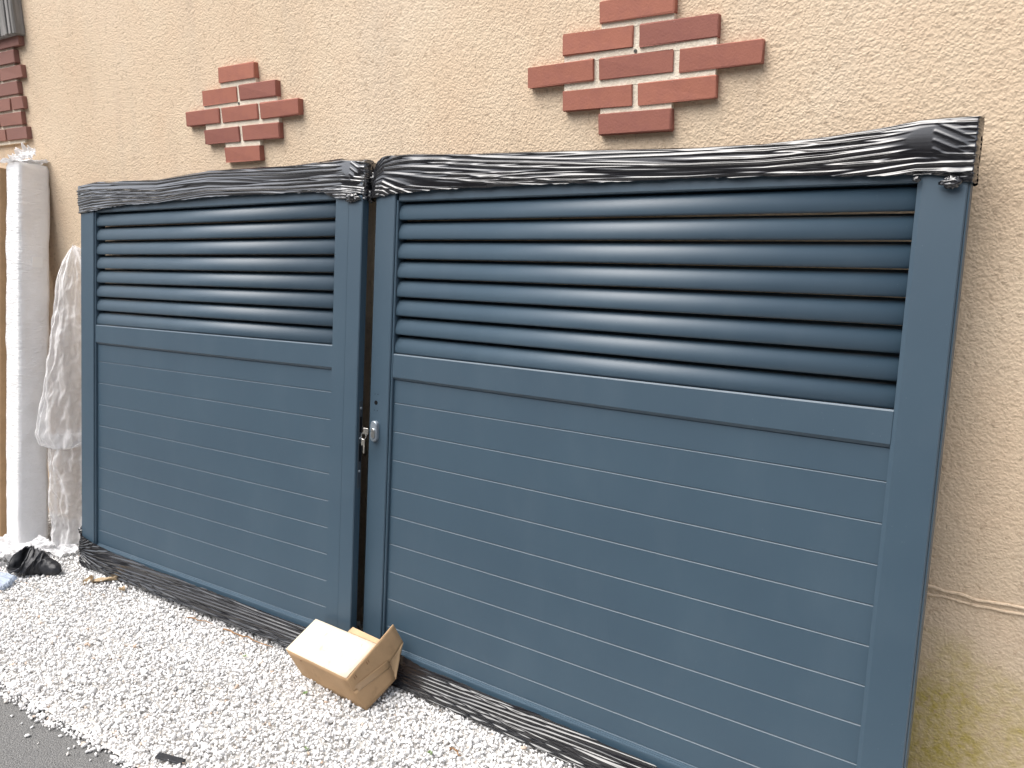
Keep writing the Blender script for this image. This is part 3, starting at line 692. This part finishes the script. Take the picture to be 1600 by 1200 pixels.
# clear film bag stuffed between parcel and gate
def film_bag():
    root = bpy.data.objects.new('film_bag', None); COL.objects.link(root); root.location = (-2.84, -.18, gz(-2.84))
    tag(root, 'crumpled clear plastic film stuffed between the white parcel and the left gate', 'plastic film')
    e = np.array([.53, .85, 0]); nrm = np.array([.85, -.53, 0]); c0 = np.array([-2.86, -.2, 0]) - np.array(root.location)
    c0[2] = 0
    def lump(name, rows, seed, depth, nph=150, nz=150):
        z_, a_, b_ = zip(*sorted(rows)); zs = np.linspace(z_[0], z_[-1], nz)
        A = np.interp(zs, z_, a_)[:, None]; B = np.interp(zs, z_, b_)[:, None]
        ph = np.linspace(0, 2 * math.pi, nph, endpoint=False)[None, :] + 0 * A; Z = zs[:, None] + 0 * ph
        dp = depth * np.minimum(1, (B - A) / .12)
        # long pleats hanging from the top plus facets
        h = 1.1 * facets(ph, Z, 36, seed, .10, .22) + .9 * facets(ph, Z, 120, seed + 1, .10, .28) + .4 * facets(ph, Z, 400, seed + 2, .1, .7) - 1.0
        cs, sn = np.cos(ph), np.sin(ph); half = (B - A) / 2
        ee = (A + B) / 2 + half * cs * (1 + .10 * h); nn = dp * sn + (.036 * h) * np.sign(sn) * np.abs(sn) ** .4 * np.minimum(1, (B - A) / .1)
        V = c0 + e * ee[..., None] + nrm * nn[..., None]; V[..., 2] = Z - root.location.z + .012 * h
        F = grid_faces(nz, nph, True)
        return link(name, mesh_np(name, V.reshape(-1, 3), F, False), M_CLEAR, root)
    # coordinates along e, measured from (-2.86,-.2)
    lump('film_body', [(1.545, .182, .19), (1.53, .165, .215), (1.48, .13, .25), (1.43, .105, .27), (1.34, .078, .28), (1.2, .055, .28), (1.0, .015, .28), (.86, -.02, .27), (.76, -.055, .26), (.64, -.082, .24), (.59, -.07, .20), (.565, -.02, .12), (.555, .04, .06)], 81, .05)
    lump('film_tail', [(.64, -.02, .25), (.5, -.045, .26), (.3, -.055, .26), (.12, -.07, .25), (.056, -.075, .24)], 91, .04)
    return root
film_bag()
# white film on the ground at the parcel's foot
for k, (pts, am, sd_) in enumerate((([(-3.16, -.52, .062), (-2.90, -.47, .055), (-2.83, -.27, .06), (-3.1, -.30, .075)], .028, 101), ([(-3.2, -.66, .05), (-2.90, -.60, .048), (-2.90, -.44, .062), (-3.2, -.44, .075)], .024, 111), ([(-2.93, -.36, .055), (-2.74, -.31, .052), (-2.70, -.21, .055), (-2.90, -.20, .06)], .016, 121))):
    o = crumple('packing_film', pts, M_WHITEFILM, am, sd_)
    tag(o, ('crumpled white plastic film lying at the foot of the white parcel', 'sheet of white plastic film on the gravel at the left edge, behind the black bag', 'small scrap of white film on the gravel between parcel and left gate')[k], 'plastic film', 'loose white film on the gravel')

# black nylon bag, mouth open to the left
def black_bag():
    root = bpy.data.objects.new('black_bag', None); COL.objects.link(root); z0 = gz(-2.7) + .0
    root.location = (-2.70, -.47, z0); tag(root, 'black crumpled nylon bag lying open on the gravel by the white parcel', 'bag')
    mouth = np.array([-2.735, -.492, z0 + .076]); tail = np.array([-2.548, -.402, z0 + .027]); ctl = np.array([-2.70, -.425, z0 + .030])
    n, m = 44, 48; ph = np.linspace(0, 2 * math.pi, m, endpoint=False); V = []
    ma = np.array([-.05, -.70, .71]); ma /= np.linalg.norm(ma)
    for i in range(n):
        t = i / (n - 1); c = (1 - t) ** 2 * mouth + 2 * t * (1 - t) * ctl + t * t * tail
        tg = (tail - mouth); tg = tg / np.linalg.norm(tg); ax = -ma * (1 - t) ** 1.3 + tg * (1 - (1 - t) ** 1.3); ax /= np.linalg.norm(ax)
        sd_ = np.cross(ax, [0, 0, 1]); sd_ /= np.linalg.norm(sd_); up = np.cross(sd_, ax)
        R = np.interp(t, [0, .06, .2, .45, .7, .9, 1], [.062, .064, .066, .052, .037, .029, .006])
        h = 1 + .20 * (1 - 2 * np.abs(2 * vnoise(np.cos(ph) * 1.5 + t * 5, np.sin(ph) * 1.5 + t * 9, 5))) * .8 + .10 * vnoise(np.cos(ph) * 5, np.sin(ph) * 5 + t * 26, 6)
        P = c + (np.cos(ph) * R * h * .95)[:, None] * sd_ + (np.sin(ph) * R * h * 1.05)[:, None] * up
        P[:, 2] = np.maximum(P[:, 2], z0 - .004); V.append(P)
    V = np.concatenate(V) - np.array(root.location)
    o = link('bag_skin', mesh_np('bag_skin', V, grid_faces(n, m, True), False), M_RUBBER, root)
    sm = o.modifiers.new('thickness', 'SOLIDIFY'); sm.thickness = .003; sm.offset = -1
    rim = [tuple(p) for p in V[:m]]; rim.append(rim[0]); Vt, Ft = tube_vf(rim, .0045, 6); add('bag_hem', Vt, Ft, M_RUBBER, root, True)
black_bag()

# flat pale blue pack of folded film at the frame's left edge
fp = crumple('folded_film', [(-3.05, -.80, .055), (-2.62, -.655, .052), (-2.66, -.555, .064), (-3.08, -.60, .070)], M_PALEBLUE, .010, 131)
fp.modifiers['thickness'].thickness = .022
tag(fp, 'flat folded pale blue plastic film on the gravel in front of the black bag', 'plastic film')

# ------------------------------------------------------------------ cardboard box
def carton_box():
    Rm = Matrix(((.99, .0845, -.1126), (-.1219, .9146, -.3857), (.0704, .3955, .9157)))
    L, Wd, H = .348, .1523, .160
    root = bpy.data.objects.new('cardboard_box', None); COL.objects.link(root)
    root.matrix_world = Matrix.Translation((-.5876, -.4086, .060)) @ Rm.to_4x4()
    tag(root, 'small open brown cardboard box tipped on the gravel against the gates', 'box')
    t = .0035
    def panel(name, pts, nrm, mat=M_CARD, sag=0.0, n=7, warp=.0025, seed=0, t=.0035):
        A = np.array(pts, float); s, tt = np.meshgrid(np.linspace(0, 1, n), np.linspace(0, 1, n), indexing='ij')
        P = ((1 - s) * (1 - tt))[..., None] * A[0] + (s * (1 - tt))[..., None] * A[1] + (s * tt)[..., None] * A[2] + ((1 - s) * tt)[..., None] * A[3]
        nr = np.array(nrm, float); nr /= np.linalg.norm(nr)
        P = P + ((warp * vnoise(s * 3 + seed, tt * 3, seed) * np.sin(np.pi * s) ** .5 * np.sin(np.pi * tt) ** .5)[..., None]) * nr
        P[..., 2] -= sag * (1 - tt) * np.where(s < .66, s / .66, (1 - s) / .34)
        P = P.reshape(-1, 3); N = len(P); Q = P - nr * t; F = grid_faces(n, n)
        idx = [i * n for i in range(n)] + [(n - 1) * n + j for j in range(1, n)] + [i * n + n - 1 for i in range(n - 2, -1, -1)] + [j for j in range(n - 2, 0, -1)]
        side = np.array([[idx[k], idx[(k + 1) % len(idx)], N + idx[(k + 1) % len(idx)], N + idx[k]] for k in range(len(idx))])
        return fix_normals(link(name, mesh_np(name, np.concatenate([P, Q]), np.concatenate([F, F[:, ::-1] + N, side])), mat, root))
    e = .0008
    panel('front_panel', [(-L, 0, e), (-e, 0, 0), (-e, 0, H - e), (-L, 0, H - e)], (0, -1, 0), seed=1, warp=.006)
    panel('back_panel', [(-L, Wd, e), (-e, Wd, e), (-e, Wd, H - .01), (-L, Wd, H - .01)], (0, 1, 0), seed=2)
    panel('bottom_panel', [(-L, t + e, 0), (-e, t + e, 0), (-e, Wd - t - e, 0), (-L, Wd - t - e, 0)], (0, 0, -1), seed=3)
    top = panel('top_panel', [(-L, e, H), (-t, e, H + .001), (-.004, Wd - .004, H + .004), (-L, Wd - .004, H)], (0, 0, 1), M_CARDTOP_LIT, seed=4)
    panel('end_panel', [(-L, t, t), (-L, Wd - t, t), (-L, Wd - t, H - t - e), (-L, t, H - t - e)], (-1, 0, 0), seed=5)
    panel('back_flap', [(-.17, Wd + .001, H - .006), (.002, Wd + .001, H - .004), (.004, Wd + .016, H + .002), (-.16, Wd + .022, H)], (0, -.2, 1), M_CARDIN, seed=6)
    up = panel('end_flap', [(.0035, -.004, .1035), (.0045, .2345, .081), (.0045, .2335, .1715), (.0035, .000, H - .001)], (1, 0, 0), sag=.022, seed=7, warp=.003, n=10)
    lo = panel('end_flap', [(.0035, .001, .001), (.0040, .140, -.0075), (.0045, .1555, .064), (.0035, -.003, .1005)], (1, 0, 0), seed=8, warp=.005)
    panel('side_flap', [(-.012, .137, .005), (.006, .143, -.006), (.006, .234, .083), (.0005, .160, .068)], (.7, .7, 0), M_CARDIN, seed=9, warp=.001)
    tp = panel('brown_tape', [(.0052, .012, .088), (.0064, .150, .050), (.0064, .153, .082), (.0052, .008, .117)], (1, 0, 0), M_TAPE, seed=11, warp=.001, t=.0006); 
    for y_, z_ in ((.020, .148), (.028, .148), (.082, .1515), (.090, .1515)): 
        pb = box('print_mark', .0058, .0074, y_, y_ + .0028, z_ - .012, z_, M_TWIG, root)
    box('print_mark', -.278, -.274, -.0015, .001, .128, .134, M_TWIG, root)
carton_box()

# ------------------------------------------------------------------ litter
def leaf(loc, L, W, rz, label, seed):
    n = 11; s, t = np.meshgrid(np.linspace(0, 1, n), np.linspace(-1, 1, n), indexing='ij')
    w = np.sin(np.pi * np.clip(s, .02, .98)) ** .7 * W * (1 + .25 * vnoise(s * 6, t * 2, seed))
    P = np.stack([(s - .5) * L, t * w, .012 * t * t + .012 * vnoise(s * 4, t * 3, seed + 1) + .004], -1)
    o = link('dry_leaf', mesh_np('dry_leaf', P.reshape(-1, 3), grid_faces(n, n), True), M_LEAF); o.location = loc; o.rotation_euler = (random.uniform(-.2, .2), random.uniform(-.2, .2), rz)
    sm = o.modifiers.new('thickness', 'SOLIDIFY'); sm.thickness = .0008
    return tag(o, label, 'leaf', 'dry leaves on the gravel')
leaf((-2.30, -.335, gz(-2.3) + .006), .13, .026, .6, 'large curled dry leaf on the gravel before the left gate corner', 1)
leaf((-2.36, -.375, gz(-2.3) + .004), .06, .016, 1.9, 'smaller torn dry leaf beside the large curled one', 2)
leaf((-2.14, -.345, gz(-2.1) + .004), .035, .010, .2, 'small rusty leaf scrap right of the large curled leaf', 3)
def twig(a, b, rad, label, seed):
    rng = np.random.default_rng(seed); A, B = np.array(a), np.array(b)
    path = [A + (B - A) * t + rng.normal(0, .004, 3) * (0 < t < 1) * np.array([1, 1, .4]) for t in np.linspace(0, 1, 9)]
    V, F = tube_vf(path, [rad * (1 - .5 * t) for t in np.linspace(0, 1, 9)], 6); o = add('twig', V, F, M_TWIG, None, True); return tag(o, label, 'twig', 'dry twigs along the gate foot')
twig((-1.45, -.325, gz(-1.4) + .008), (-1.17, -.312, gz(-1.2) + .008), .0035, 'long dry brown twig lying along the left gate foot', 5)
twig((-1.66, -.345, gz(-1.6) + .008), (-1.52, -.320, gz(-1.5) + .008), .0028, 'short dry twig left of the long brown twig', 6)
twig((-.22, -.42, gz(-.2) + .008), (-.17, -.43, gz(-.2) + .007), .0035, 'stubby twig on the gravel right of the cardboard box', 8)
def weed(x, y, r, label, seed):
    rng = np.random.default_rng(seed); V = []; F = []
    for k in range(11):
        a = rng.uniform(0, 6.28); l = r * rng.uniform(.6, 1.2); w = l * .28; el = rng.uniform(.2, .9)
        d = np.array([math.cos(a) * math.cos(el), math.sin(a) * math.cos(el), math.sin(el)]); s_ = np.array([-math.sin(a), math.cos(a), 0]); b = len(V)
        V += [d * .1 * l, d * .6 * l + s_ * w, d * l - np.array([0, 0, .1 * l]), d * .6 * l - s_ * w]; F.append((b, b + 1, b + 2, b + 3))
    o = add('weed', V, F, M_GREEN); o.location = (x, y, gz(x) + .003); return tag(o, label, 'weed', 'little weeds in the gravel')
weed(-1.21, -.41, .012, 'tiny weed in the gravel left of the cardboard box', 1)
weed(-.83, -.455, .011, 'tiny weed below the front of the cardboard box', 2)
weed(-.60, -.66, .014, 'tiny weed in the nearest gravel at the bottom of the photo', 3)
weed(-.26, -.47, .011, 'tiny weed in the gravel below the right gate foot', 4)
sv, sf = box_vf(-.045, .05, -.014, .016, 0, .008, .003); sv = np.array(sv); sv[:, 1] *= (1 - 4 * np.abs(sv[:, 0])); sh = fix_normals(add('asphalt_shard', sv, sf, M_RUBBER)); sh.location = (-.925, -.915, gz(-.9) + .002); sh.rotation_euler = (.05, .1, .35)
tag(sh, 'dark grey shard lying on the white gravel at the bottom edge', 'shard')
